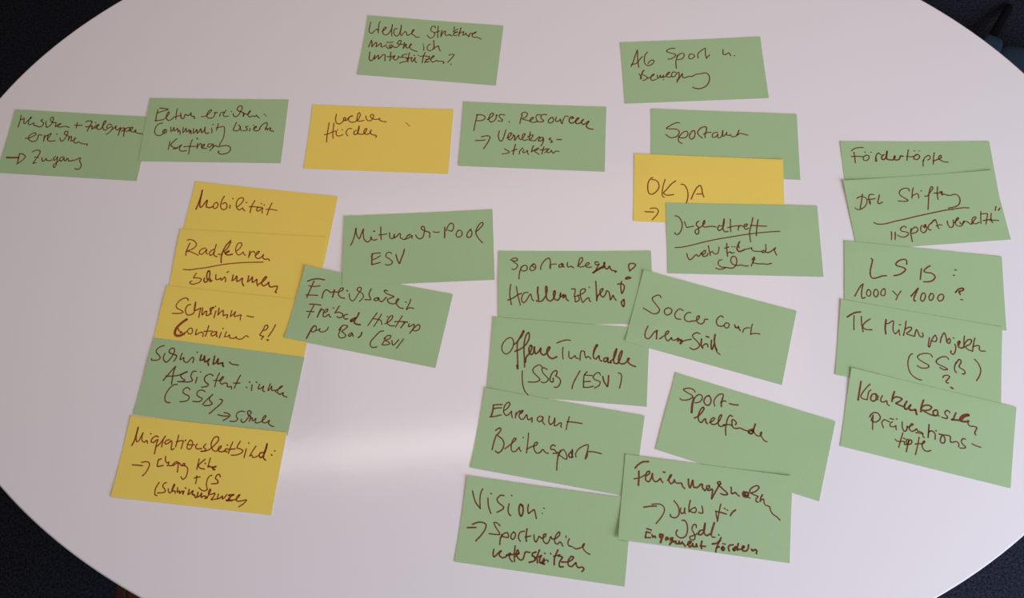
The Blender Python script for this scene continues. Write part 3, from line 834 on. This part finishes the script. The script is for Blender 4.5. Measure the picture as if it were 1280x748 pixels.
1065 248 1105 256 1140 252
w1.2 305 525 300 590 300 662
300 550 290 560
305 528 350 518 405 515
310 600 350 585 405 550
300 662 350 650 405 635
545 520 515 505 485 520 475 560 520 590 555 625 545 650 500 668 468 660
w1.2 600 535 615 590 645 645 665 590 690 530 705 468
#490 265
w1.3 660 195 660 260 658 322
680 235 700 180 735 142 765 155 770 200 745 240 705 230
830 230 805 265 805 300 835 318 870 295 875 255 850 230 825 235
985 215 950 255 935 295 950 320 985 310 1000 265 985 220
1045 250 1090 215 1140 155 1125 132 1090 160 1055 220 1050 270 1080 330 1130 385
@erreich
#380 345
w1.2 50 72 110 50 190 42 260 55
130 70 85 170 40 275
62 130 130 138 205 130
28 242 90 245 175 250
230 285 245 220 275 180 300 185 340 212 380 195
w1.2 385 180 375 220 360 270
385 205 440 205 490 180 490 155 465 160 440 195 435 240 465 275 510 285
538 185 548 195
570 225 575 285 605 318 635 300 685 220 720 165 705 145 675 155 670 185 715 210 745 250 735 285 695 322
840 165 815 230 830 280 835 300 765 300
925 275 885 285 880 305 910 310 940 285 920 275 935 300 970 325 1030 270
1045 190 1020 180 1005 190 1020 215 1075 240 1125 262 1080 280 1045 300 1060 335 1110 352 1160 335 1185 290 1170 290 1150 325 1160 360 1200 400 1240 408
75 360 140 362 215 372
135 365 95 440 55 528
40 450 85 452 130 455
w1.2 220 415 195 465 172 520
185 490 215 440 240 425 250 440
245 465 280 460 305 430 295 420 265 440 245 480 245 510 275 515 305 490 320 490 320 510 340 520
368 405 376 407
445 380 415 430 390 470
395 465 440 460 485 480 485 510 450 530 415 515
550 485 510 495 500 525 520 545 550 540
w1.4 690 465 670 510 640 545 595 575 585 560 630 535 650 530 630 580 650 605 705 615
915 465 860 540 800 625
970 480 930 550 875 635
860 535 940 550 965 565 975 610
1040 510 1047 514
1015 600 1070 570 1110 520 1105 500 1080 505 1045 560 1045 600 1080 625 1130 625
1230 500 1190 565 1145 640
1135 575 1200 572 1245 575
#440 355
670 228 680 232
735 195 715 250 680 320 720 300 770 308
w1.1 655 470 640 510 610 550
650 500 670 480 695 480
715 500 705 530 720 535 760 510 780 510 770 550 745 590 720 620
750 580 790 540 830 510 850 530 835 570 790 590 765 580
#380 385
w1.2 35 385 70 320 105 260 130 235
90 290 130 230 155 235 155 275 125 305 90 295
155 290 190 275 205 265 195 290 215 305 260 300 295 275 308 245
470 245 445 310 435 345 450 375 500 375 525 350 500 320 475 300
440 280 480 230 520 220 548 235 520 265 475 295
600 315 570 330 560 350 575 360 605 330 610 330 615 360
w1.2 725 310 710 350 680 375
995 290 950 300 890 360 835 425 830 470 855 495 890 495 912 487
1020 370 1000 420 975 460
1000 385 1045 350 1085 350 1070 385 1020 410 1060 430 1070 450 1030 465 985 465
1100 410 1105 460 1120 465 1150 440 1185 400
1245 390 1200 450 1158 505
@sportanl
#630 315
80 105 125 80 165 85 165 110 120 115 100 110 140 140 170 165 160 200 125 222 100 215
220 185 200 240 190 300 188 338
210 210 240 175 275 170 292 195 280 230 240 240 210 225
375 155 340 175 325 205 335 232 370 230 395 205 395 170 370 150 350 170 385 200
460 222 460 190 490 130 545 80 570 85 580 130 578 205
w1.3 580 205 575 180
575 165 610 155 655 152
720 150 690 165 690 190 715 190 740 165 735 150 725 145 730 180 755 188
795 135 790 165 805 190 840 180 850 185 870 200
920 180 960 140 985 95 975 72 950 85 935 130 930 170 950 190 1000 180
1010 175 1055 160 1065 140 1045 135 1020 160 1025 185 1060 195 1095 188
1180 130 1145 125 1140 150 1160 165 1190 150 1175 180 1150 220
w1.5 1115 262 1155 235 1200 210 1240 195
85 410 75 480 75 560 92 660
155 435 165 500 185 590 205 665
48 605 120 575 170 540 220 520
300 510 260 510 225 560 225 620 250 635 285 600 320 540 335 530 345 570 355 600 372 610
w1.5 425 440 420 500 430 560 432 600
w1.2 405 612 450 622 490 600 530 530 540 450 525 430 520 480 530 560 545 600 580 615 610 595 640 530 640 490 625 490 620 540 635 590 670 605 700 570 710 515
w1.2 710 520 700 550 715 560 745 535 740 575 765 550 770 540 780 590 805 612
845 465 885 465 890 500 880 540 890 590 895 625 940 600 930 550
885 560 940 540 1000 510 1020 475 1000 462 960 480 955 540 970 600 985 632 1030 590 1060 575 1070 610 1085 622
1062 440 1072 443
w1.2 1148 370 1155 480 1160 612
#680 315
w1.1 665 555 720 500 740 465 725 460 700 490 715 550 740 565 770 530 785 490 810 500 825 560 830 600 850 570 865 545 880 580 900 605
w1.2 660 600 670 560 690 530
w1.2 755 130 750 170 765 185
w1.3 610 262 660 225 710 195 750 170 760 135 750 140 760 195 790 215 820 180 825 200 850 230 895 240 905 245 890 255
w1.2 1070 240 1060 190 1065 155 1110 145 1145 160 1130 190 1070 240
w1.3 1020 335 1045 315 1085 325 1060 335 1025 340
w1.2 970 370 960 430 965 480 975 520 1000 470 1005 430 985 405 950 400 920 405
w1.3 1000 595 970 625 970 650 995 685 1005 650 1000 600
@offene
#620 405
200 180 165 175 110 215 75 280 80 340 120 378 170 355 210 295 222 230 205 185
w1.2 220 262 260 235 310 150 345 85 350 100 320 160 275 215 265 300 270 420 275 560
w1.6 265 520 270 560
w1.2 235 345 290 325 360 275 405 210 418 140 405 110 375 150 355 230 350 320 355 430 358 540
w1.3 370 480 378 420 410 380 440 330 450 285 435 270 415 300 415 350 440 385 470 360 480 290 485 350 500 375 540 340 560 305 560 360 590 390 630 370 675 300 665 288 640 320 640 370 670 420 710 435 760 412
762 240 830 215 880 203 930 208
838 295 832 370 840 440
912 345 915 420 940 435 990 400 1000 425 1030 435
1050 455 1055 390 1065 345 1090 340 1110 350
1105 360 1125 425 1150 410 1170 420 1185 440
#680 425
w1.2 615 180 640 120 672 65 655 65 625 130 620 220 650 240 680 205 690 200 695 245 720 268
w1.2 800 225 760 230 745 260 770 275 800 235 800 280 840 285 830 270 870 240 900 170 908 115 880 170 870 250 880 290 920 295 960 220 978 140 960 150 935 220 935 280 965 300 1000 300 1040 270 1068 235 1050 235 1045 265 1070 300 1110 325 1145 335
#640 440
130 240 128 330 140 430 165 500 203 540
378 190 345 165 300 180 262 220 270 260 320 310 348 345 325 370 270 380 205 378
440 222 400 200 375 215 385 260 420 300 455 340 440 370 400 388 365 375
515 330 515 375 490 378 475 350 490 290 530 240 560 240 560 280 545 300 590 330 608 370 590 420 560 445 530 442
850 240 800 330 765 400 750 462
940 250 905 290 895 370 895 445
905 290 960 295 1005 298
895 375 980 370
895 445 960 445 1015 430
1105 290 1090 262 1050 270 1015 320 1040 350 1100 375 1090 420 1030 455
w1.2 1135 310 1150 370 1190 435
w1.2 1208 300 1205 370 1195 435
#680 425
930 415 965 430 968 500 945 605
@ehren
#605 495
w1.2 120 115 110 190 88 262
115 120 170 112 228 112
110 168 160 155 218 152
75 265 140 258 215 240
245 190 290 160 325 110 315 82 285 95 250 150 250 215 280 248 320 225 345 195 345 230 355 275
400 210 392 280
398 250 430 200 450 190 460 210
460 225 490 190 475 185 450 215 440 260 465 295 500 285 530 240 540 255 545 290 570 300 600 275 600 330
700 255 670 280 670 310 700 325 740 275 715 260 735 265 735 330 760 360
820 255 810 320 830 360 870 330 885 280 885 330 880 375 910 370 950 340 970 345 960 385 970 395
1068 262 1045 340 1028 425
1040 325 1130 333 1225 348
145 435 190 405 212 412 200 450 170 490 230 545 250 600 230 670 180 715 140 690
155 490 125 580 102 675
260 665 320 620 380 570 400 540 385 530 355 570 340 640 350 690 385 700 420 670 440 645 445 670 462 695
487 520 492 526
558 468 550 560 532 715
535 670 590 640 640 625 670 600 660 580 630 600 625 660 655 715 700 710 730 675 745 680 770 710 805 722
#640 525
540 330 515 315 485 340 490 370 530 375 550 400 580 415 515 422
605 385 580 450 565 540 560 630
570 455 620 385 645 375 680 430 685 490 660 490 590 440
w1.2 740 400 710 440 715 465 745 470 755 430 755 375 750 430 760 470
800 465 795 430 830 370 890 330 945 312 955 330 935 420 915 490 935 470 945 420
945 400 1020 402 1115 425
@vision
#580 605
108 95 125 170 150 240 205 310
235 65 210 120 200 200 203 310
300 180 305 270 335 372
338 122 342 128
500 150 460 145 415 190 430 235 495 290 490 315 415 358
593 145 600 153
565 252 552 320 560 375 585 400
w1.3 735 275 705 260 688 310 695 380 715 405 735 370 738 300 715 262
805 260 798 330 808 372 840 350 875 325 885 345 905 435
998 308 1005 310
978 370 982 374
w1.2 42 550 150 548
w1.1 105 510 170 485 230 485 275 510 265 570 210 650 148 715
450 525 410 490 375 490 395 540 440 610 445 635 390 635 315 625
#620 645
w1.2 75 235 55 290 48 360
60 275 100 225 145 215 155 270 120 270 75 260
220 205 190 240 190 285 215 295 240 260 240 220 220 205
355 195 310 205 285 240 285 290 305 320
w1.2 388 165 378 240 380 320
365 270 435 255
475 240 480 300 500 330 520 300 540 260 575 285 620 255 625 230 600 235 590 270 595 320 630 350 665 320 680 270 690 265 700 290 740 290 790 250 800 215 785 205 755 240 735 290 740 340 770 355 800 330 815 340 835 380
875 255 877 275
918 290 900 330 910 375 945 385 1000 415 1050 405 1095 380 1105 350 1085 370 1095 420 1130 460 1175 485
w1.2 -25 420 -35 470 -30 510 -10 510 25 470 65 440 40 490 75 525 115 520 160 480 180 470 165 500 180 550 205 575
w1.2 240 380 230 480 232 575
w1.2 130 495 290 475
w1.2 245 510 285 460 270 430 255 470 275 530 310 555 340 540 360 470 370 455 425 460
w1.3 500 455 460 470 455 500 480 515 490 550 470 570 415 585
w1.3 545 430 515 510 518 590
w1.3 490 530 570 500
w1.5 560 510 545 560 555 590 590 580 610 560
w1.5 600 540 580 595 605 605
630 555 650 560 650 580
608 470 614 474
682 472 690 480
w1.2 775 430 735 520 728 615
720 510 760 500 800 490
w1.2 780 505 830 520 800 570 790 620 800 640 840 640
w1.2 820 580 880 580 940 560 970 525 945 510 910 550 900 600 915 630 950 635 1000 590 1005 620 1030 650 1080 645 1100 670 1075 700
@soccer
#800 365
265 75 245 45 205 48 155 80 165 115 215 180 245 230 215 270 160 275 100 240 40 205
355 200 310 225 308 270 345 292 390 265 395 220 355 200
540 235 500 215 455 245 435 295 455 335 510 345
635 260 590 265 555 320 575 365 630 372 665 362
w1.1 680 368 720 350 745 315 735 300 710 320 715 375 760 402 800 380 810 345 848 345
1040 320 1020 300 980 320 955 370 975 420 1020 432 1050 420
1080 385 1055 415 1070 450 1105 445 1115 405 1085 388
w1.2 1185 415 1195 445 1220 450 1230 435 1240 465 1255 485
100 430 65 510 65 570 95 590 130 570 170 515 190 495
w1.3 210 485 205 590
190 500 220 490
245 590 290 560 350 520 360 495 335 495 315 540 325 595 350 615 380 590 395 575 400 600 440 605 480 580 470 620 510 600 500 650
w1.3 470 585 530 615 510 650
520 625 580 605 640 595
750 525 710 512 660 540 665 570 720 625 745 670 720 705 665 722 625 700
w1.3 770 590 765 670 785 705
775 690 820 650 845 660 850 690
w1.3 830 560 860 568
w1.3 895 605 890 680 900 720 935 640
w1.5 940 535 930 610 940 680 960 730
#850 385
785 305 800 270 835 250 870 252
905 205 890 270 885 335
885 330 940 320 1000 328
440 500 470 560 500 582
@helf
#845 480
240 105 220 75 175 58 120 60 95 75 140 110 205 150 200 175 150 200 80 205 50 185
w1.8 225 180 205 260 195 360
215 230 240 170 290 135 325 150 325 195 290 230 240 238
w1.1 420 150 380 160 350 210 365 255 405 270 435 235 435 180 410 148
485 280 475 220 500 170 550 130 590 135 585 180
w1.2 585 180 568 230 568 285
560 235 600 215 625 222
w1.2 670 248 720 262 775 266
w1.1 230 430 280 405 330 350 352 305 335 295 300 340 280 400 285 460 315 485 350 450 370 440 375 480 395 500
w1.1 420 485 460 465 485 435 465 425 435 455 440 500 480 510 530 480 570 410 570 388 545 405 530 460 535 520 565 535 610 520
w1.1 705 410 680 395 650 430 630 500 620 570 625 645
590 515 650 510 700 520
w1.2 745 515 755 490 735 460 705 450 700 490 710 540 740 560 800 555 860 580 905 592
w1.6 960 570 925 580 910 610 940 625 970 600 960 580 940 590
w1.3 992 505 975 560 965 600
w1.1 970 600 1000 640 1040 655 1070 630 1070 605 1055 625 1075 670 1110 715 1138 725
@ferien
#785 570
w1.3 90 155 130 110 190 78 255 75
w1.4 135 195 135 280 130 370
75 290 150 275 215 240
w1.2 235 250 270 220 265 195 235 210 220 260 225 310 260 325 290 280 305 225 310 290 340 325 375 315 405 285 415 310 435 335
w1.2 440 206 462 208
w1.2 495 310 530 270 545 240 530 245 510 300 535 350 570 330 580 300 590 330 620 345 670 345 680 380 710 412
w1.4 755 295 760 370 775 400 790 370 810 310 815 360 825 395 870 395 910 360 930 360 930 400 960 435
w1.2 960 435 1020 400 1015 375 985 385 985 420 1010 435 1055 420 1055 460 1045 540
w1.2 1045 540 1100 440 1135 370 1120 340 1145 325 1160 350 1140 370 1190 420 1245 480 1200 490 1160 475
w1.1 195 645 260 635 355 630
300 610 360 603 420 615 455 660 445 720 400 790 350 850
#860 590
w1.1 540 195 545 270 560 275 590 260 610 280 640 305
w1.6 700 250 685 280 700 310 740 315 755 270 720 260 710 290 735 300
750 320 775 330
w1.1 790 265 840 250 885 205 880 180 840 180 790 210 770 245 795 275 850 300 875 310 850 345 855 375 880 380
w1.2 930 290 910 330 905 370
910 355 945 345 950 380 965 415 1020 440 1030 480 1060 530 1110 565 1150 605
#800 620
425 65 470 120 490 190 480 250 435 278 385 260 380 235
510 155 505 200 525 225 555 200 560 155 558 190 565 225
630 60 615 130 612 205
615 195 650 165 690 150 705 175 690 210 660 210 630 195
775 130 785 180 785 215 765 220 735 212
1010 105 990 200 970 320
w1.2 945 195 1010 210 1080 230
950 200 958 260 970 315
1055 160 1066 165
1088 180 1098 184
w1.2 1195 180 1160 205 1130 250
525 310 555 310 585 350 595 420 575 500 520 530 465 505 450 460 470 430
705 400 700 365 670 365 650 420 670 460 690 520 670 555 630 545 625 515 670 500 730 470
w1.2 790 430 750 440 730 480 760 490 800 450 815 345 800 420 810 480 840 500 870 480
w1.5 930 340 905 420 890 480
885 490 910 520 940 520
982 488 990 494
w1.3 85 412 140 430
w1.3 80 455 130 465
w1.3 80 450 65 525
w1.2 70 525 130 525
w1.3 150 490 160 520 185 505 195 525
w1.6 280 490 250 485 250 520 280 515 285 490 270 540 255 585
w1.5 320 540 350 545 345 525 325 530 325 555
w1.5 410 530 385 535 385 560 410 560 370 610
w1.4 420 580 450 570 445 595 480 600 490 570 490 600 510 600 530 580 530 600 545 605 565 635
w1.3 590 615 625 600 640 575 615 575 600 605 620 640 650 625
w1.3 660 600 665 635 700 635 705 605 715 640
w1.4 775 570 765 615 770 660
w1.2 755 630 820 635
w1.3 1015 525 980 600 950 680 948 715
w1.3 905 605 960 595 1005 560
w1.3 960 650 990 640
w1.4 1040 640 1020 660 1040 685 1055 660 1040 645
1035 600 1042 602
1060 605 1068 608
w1.3 1115 690 1105 650 1125 620 1165 615
#850 630
w1.5 700 540 665 570 680 585 710 555
w1.3 730 500 715 560 720 580
w1.3 720 570 770 570 805 540 790 530 775 560 790 590 830 590 850 565 858 515
w1.3 895 570 905 590 930 580 940 575 960 590 955 625
"""

# ------------------------------------------------------------------ cards
CW, CH, TH = 0.210, 0.1045, 0.00028
CARDS = [
    ('struktur', (-87.56, 708.19, -0.1953), (0.6, 0.3, 0.3, 0.5), 'g', 'topmost green card of all, alone, three lines of writing ending in a question mark'),
    ('ag', (299.43, 632.33, -0.0602), (0.3, 0.4, 0.4, 0.3), 'g', 'green card at the upper right tilted upwards, written AG Sport u. Bewegung'),
    ('menschen', (-620.39, 602.60, -0.1636), (0.4, 0.3, 0.3, 0.6), 'g', 'green card at the far left table rim, small arrow before its last line'),
    ('eltern', (-414.16, 605.28, -0.1167), (0.3, 0.3, 0.3, 0.3), 'g', 'green card overlapping the far left card, starting Eltern erreichen'),
    ('huerden', (-171.21, 565.86, -0.1411), (0.4, 0.3, 0.3, 0.3), 'y', 'yellow card lying alone in the upper row, with two short words'),
    ('pers', (52.14, 547.30, -0.1452), (0.3, 0.3, 0.5, 0.4), 'g', 'green card right of the lone yellow card, with an arrow on its second line'),
    ('sportamt', (324.60, 506.94, -0.1461), (0.4, 0.4, 0.4, 0.3), 'g', 'green card reading Sportamt, partly under a yellow card'),
    ('okja', (290.43, 437.18, -0.1477), (0.5, 1.2, 0.4, 0.3), 'y', 'yellow card with large capitals and an arrow, between two green cards at upper right'),
    ('jugend', (325.70, 359.16, -0.1210), (0.5, 0.4, 0.6, 0.3), 'g', 'green card reading Jugendtreff above a long stroke, over the yellow capitals card'),
    ('foerder', (587.58, 431.08, -0.1021), (0.5, 0.4, 0.3, 0.4), 'g', 'green card reading Fördertöpfe, topmost of the right-hand column'),
    ('dfl', (582.96, 377.68, -0.0223), (2.2, 1.6, 0.5, 0.4), 'g', 'green card second from top in the right-hand column, with underlined word and quotation marks'),
    ('lsb', (554.33, 270.61, -0.2088), (0.6, 0.5, 0.3, 0.4), 'g', 'green card third in the right-hand column, with three capitals above 1000 x 1000'),
    ('tk', (526.38, 181.79, -0.2795), (1.2, 0.5, 0.3, 0.6), 'g', 'green card fourth in the right-hand column, with three capitals in brackets'),
    ('kranken', (514.71, 83.21, -0.3413), (2.0, 0.5, 0.5, 0.4), 'g', 'green card reading Krankenkassen, lowest of the right-hand column'),
    ('mobil', (-347.46, 450.94, -0.2132), (0.4, 0.4, 0.4, 0.4), 'y', 'yellow card reading Mobilität, topmost of the left column'),
    ('rad', (-362.66, 384.00, -0.1551), (0.5, 0.6, 1.6, 0.4), 'y', 'yellow card reading Radfahren and schwimmen with a stroke between, second in the left column'),
    ('container', (-381.89, 296.46, -0.2055), (0.5, 0.4, 0.4, 0.4), 'y', 'yellow card reading Schwimm-Container ?!, third in the left column'),
    ('assist', (-397.89, 221.33, -0.2232), (0.4, 0.4, 0.4, 0.4), 'g', 'green card between yellow ones in the left column, its last line starting with an arrow'),
    ('migration', (-421.02, 120.10, -0.1949), (0.5, 0.4, 0.4, 0.9), 'y', 'yellow card at the foot of the left column, four lines of writing'),
    ('erreich', (-195.27, 298.51, -0.2908), (3.0, 0.4, 0.5, 1.6), 'g', 'tilted green card overlapping the yellow column, three lines with a bracket at the end'),
    ('mitmach', (-123.32, 391.34, -0.0516), (0.4, 0.4, 0.6, 0.8), 'g', 'green card reading Mitmach-Pool, over the corner of a tilted green card'),
    ('sportanl', (87.43, 312.60, -0.0963), (0.4, 0.4, 0.4, 0.4), 'g', 'green card reading Sportanlagen Hallenzeiten with exclamation marks, at the centre'),
    ('offene', (67.10, 211.27, -0.1757), (0.7, 0.4, 0.4, 0.4), 'g', 'green card reading Offene Turnhalle, below the exclamation mark card'),
    ('ehren', (42.00, 107.29, -0.2685), (1.3, 0.5, 0.4, 0.5), 'g', 'green card reading Ehrenamt Breitensport in the middle column'),
    ('soccer', (261.48, 240.63, -0.3767), (1.6, 0.4, 0.5, 1.6), 'g', 'tilted green card reading Soccer Court, overlapping the centre cards from the right'),
    ('vision', (13.57, 0.41, -0.2244), (1.3, 0.4, 0.5, 0.5), 'g', 'green card reading Vision with an arrow, lowest in the middle column'),
    ('helf', (281.72, 93.47, -0.4011), (0.6, 0.6, 0.6, 0.4), 'g', 'tilted green card reading Sporthelfende, right of the middle column'),
    ('ferien', (216.96, 9.55, -0.2219), (1.0, 2.2, 0.5, 3.6), 'g', 'green card at the bottom with five lines of writing and an arrow, over three cards'),
]
NU, NV = 42, 22

class Card:
    """a rectangle of card stock lying on the table or draped over the cards under it"""
    def __init__(s, key, x, y, rot, lift):
        s.key, s.x, s.y, s.rot = key, x, y, rot
        s.c, s.s = math.cos(rot), math.sin(rot)
        s.lift = lift; s.below = []; s.h = None
    def uv(s, X, Y):
        dx, dy = X - s.x, Y - s.y
        return dx * s.c + dy * s.s, -dx * s.s + dy * s.c
    def xy(s, u, v):
        return s.x + u * s.c - v * s.s, s.y + u * s.s + v * s.c
    def near(s, o):
        return math.hypot(s.x - o.x, s.y - o.y) < 0.27
    def curl(s, u, v):
        tl, tr, br, bl = s.lift
        a, b2 = u / CW + .5, v / CH + .5
        k = lambda q: max(0.0, q) ** 2.2
        h = tl * k((1 - a) * 1.6 - .6) * k(b2 * 1.25 - .25) + tr * k(a * 1.6 - .6) * k(b2 * 1.25 - .25)
        h += bl * k((1 - a) * 1.6 - .6) * k((1 - b2) * 1.25 - .25) + br * k(a * 1.6 - .6) * k((1 - b2) * 1.25 - .25)
        return h
    def raw(s, X, Y):
        u, v = s.uv(X, Y)
        z = s.curl(u, v)
        for o in s.below:
            ou, ov = o.uv(X, Y)
            cu, cv = max(-CW / 2, min(CW / 2, ou)), max(-CH / 2, min(CH / 2, ov))
            dist = math.hypot(ou - cu, ov - cv)
            if dist < 0.12:
                z = max(z, o.z(cu, cv) + 0.00045 - max(0.0, dist - 0.004) * 0.018)
        return z
    def bound(s, X, Y):
        z = 0.0
        for o in s.below:
            ou, ov = o.uv(X, Y)
            if abs(ou) < CW / 2 + 0.006 and abs(ov) < CH / 2 + 0.006:
                z = max(z, o.z(ou, ov) + 0.00045)
        return z
    def build(s):
        s.h = [[s.raw(*s.xy((i / NU - .5) * CW, (j / NV - .5) * CH)) for j in range(NV + 1)] for i in range(NU + 1)]
        if not s.below: return
        lo = [[s.bound(*s.xy((i / NU - .5) * CW, (j / NV - .5) * CH)) for j in range(NV + 1)] for i in range(NU + 1)]
        for it in range(24):            # card stock is stiff: no sharp folds over the edges below
            g = s.h; n = []
            for i in range(NU + 1):
                row = []
                for j in range(NV + 1):
                    # across an outer rim the sheet goes on straight
                    xs = (g[i - 1][j] + g[i + 1][j]) / 2 if 0 < i < NU else g[i][j]
                    ys = (g[i][j - 1] + g[i][j + 1]) / 2 if 0 < j < NV else g[i][j]
                    row.append(max(lo[i][j], g[i][j] * .4 + xs * .3 + ys * .3))
                n.append(row)
            s.h = n
    def z(s, u, v):
        a = max(0, min(NU - 1e-6, (u / CW + .5) * NU)); b2 = max(0, min(NV - 1e-6, (v / CH + .5) * NV))
        i, j = int(a), int(b2); a -= i; b2 -= j; h = s.h
        return (h[i][j] * (1 - a) + h[i + 1][j] * a) * (1 - b2) + (h[i][j + 1] * (1 - a) + h[i + 1][j + 1] * a) * b2

cards = []
for key, (x, y, rot), lift, colour, label in CARDS:
    c = Card(key, x / 1000, y / 1000, rot, [q / 1000 for q in lift])
    c.below = [o for o in cards if o.near(c)]
    c.build(); c.colour = colour; c.label = label
    cards.append(c)
KEY = {c.key: c for c in cards}

for c in cards:
    bm = bmesh.new()
    top, bot = [], []
    for i in range(NU + 1):
        for lst, dz in ((top, TH + 0.00006), (bot, 0.00006)):
            lst.append([bm.verts.new(((i / NU - .5) * CW, (j / NV - .5) * CH, c.h[i][j] + dz)) for j in range(NV + 1)])
    for i in range(NU):
        for j in range(NV):
            bm.faces.new((top[i][j], top[i + 1][j], top[i + 1][j + 1], top[i][j + 1]))
            bm.faces.new((bot[i][j], bot[i][j + 1], bot[i + 1][j + 1], bot[i + 1][j]))
    for i in range(NU):
        bm.faces.new((top[i][0], bot[i][0], bot[i + 1][0], top[i + 1][0]))
        bm.faces.new((top[i][NV], top[i + 1][NV], bot[i + 1][NV], bot[i][NV]))
    for j in range(NV):
        bm.faces.new((top[0][j], top[0][j + 1], bot[0][j + 1], bot[0][j]))
        bm.faces.new((top[NU][j], bot[NU][j], bot[NU][j + 1], top[NU][j + 1]))
    o = link('moderation_card', bm, M_green if c.colour == 'g' else M_yellow)
    o.location = (c.x, c.y, TABLE_Z); o.rotation_euler = (0, 0, c.rot)
    tag(o, c.label, 'card', 'moderation cards on the table')
    c.obj = o

# ------------------------------------------------------------------ handwriting: felt-pen strokes on each card
INK_W = 0.00166

def spline(pts, step=0.0009):
    """centripetal-like Catmull-Rom through the points; a repeated point is a sharp turn"""
    runs, cur = [], [pts[0]]
    for p in pts[1:]:
        if (p - cur[-1]).length < 1e-7:
            runs.append(cur); cur = [p]
        else: cur.append(p)
    runs.append(cur)
    out = []
    for r in runs:
        if len(r) < 2: continue
        res = []
        for i in range(len(r) - 1):
            p1, p2 = r[i], r[i + 1]
            p0 = r[i - 1] if i > 0 else p1 + (p1 - p2) * .5
            p3 = r[i + 2] if i + 2 < len(r) else p2 + (p2 - p1) * .5
            n = max(2, int((p2 - p1).length / step) + 1)
            d1 = (p2 - p0); d2 = (p3 - p1); l = (p2 - p1).length
            # tangents limited to the length of the piece so that tight turns do not overshoot
            t1 = d1 * (l / max(1e-9, (p1 - p0).length + l)); t2 = d2 * (l / max(1e-9, (p3 - p2).length + l))
            for k in range(n):
                s = k / n
                h00 = 2 * s ** 3 - 3 * s ** 2 + 1; h10 = s ** 3 - 2 * s ** 2 + s
                h01 = -2 * s ** 3 + 3 * s ** 2; h11 = s ** 3 - s ** 2
                res.append(p1 * h00 + t1 * h10 + p2 * h01 + t2 * h11)
        res.append(r[-1])
        out.append(res)
    return out

ink = {}
key = None; ox = oy = 0.0; sc = 10.0
for line in STROKES.strip().splitlines():
    if line[0] == '@': key = line[1:]; continue
    if line[0] == '#':
        q = line[1:].split(); ox, oy = float(q[0]), float(q[1]); sc = float(q[2]) if len(q) > 2 else 10.0
        continue
    q = line.split(); w = 1.0; part = 'lettering'
    if q[0][0] == '!': part = q[0][1:]; q = q[1:]
    if q[0][0] == 'w': w = float(q[0][1:]); q = q[1:]
    c = KEY[key]; pts = []
    for i in range(0, len(q), 2):
        P = at(ox + float(q[i]) / sc, oy + float(q[i + 1]) / sc, TABLE_Z + 0.0006)
        pts.append(Vector(c.uv(P.x, P.y)))
    ink.setdefault((key, part), []).append((w, pts))

rnd = random.Random(4)
for (ckey, part), strokes in ink.items():
    c = KEY[ckey]
    bm = bmesh.new()
    def V(u, v):
        u = max(-CW / 2 + .0003, min(CW / 2 - .0003, u)); v = max(-CH / 2 + .0003, min(CH / 2 - .0003, v))
        return bm.verts.new((u, v, c.z(u, v) + TH + 0.00016))
    def disc(p, r):
        bm.faces.new([V(p.x + r * math.cos(k * math.pi / 5), p.y + r * math.sin(k * math.pi / 5)) for k in range(10)])
    for w, pts in strokes:
        r = INK_W * w / 2 * rnd.uniform(.93, 1.07)
        for run in spline(pts):
            n = len(run); prev = None
            for i, p in enumerate(run):
                t = run[min(n - 1, i + 1)] - run[max(0, i - 1)]
                if t.length < 1e-9: continue
                t.normalize(); nn = Vector((-t.y, t.x)) * r
                cur = (V(p.x - nn.x, p.y - nn.y), V(p.x + nn.x, p.y + nn.y))
                if prev: bm.faces.new((prev[0], cur[0], cur[1], prev[1]))
                prev = cur
                if 0 < i < n - 1:
                    a = run[i] - run[i - 1]; b2 = run[i + 1] - run[i]
                    if a.length > 1e-9 and b2.length > 1e-9 and a.angle(b2) > 0.35: disc(p, r)
            disc(run[0], r); disc(run[-1], r)
    o = link(part, bm, M_ink if c.colour == 'g' else M_ink_yellow)
    o.parent = c.obj
    o['label'] = 'red-brown felt pen handwriting'
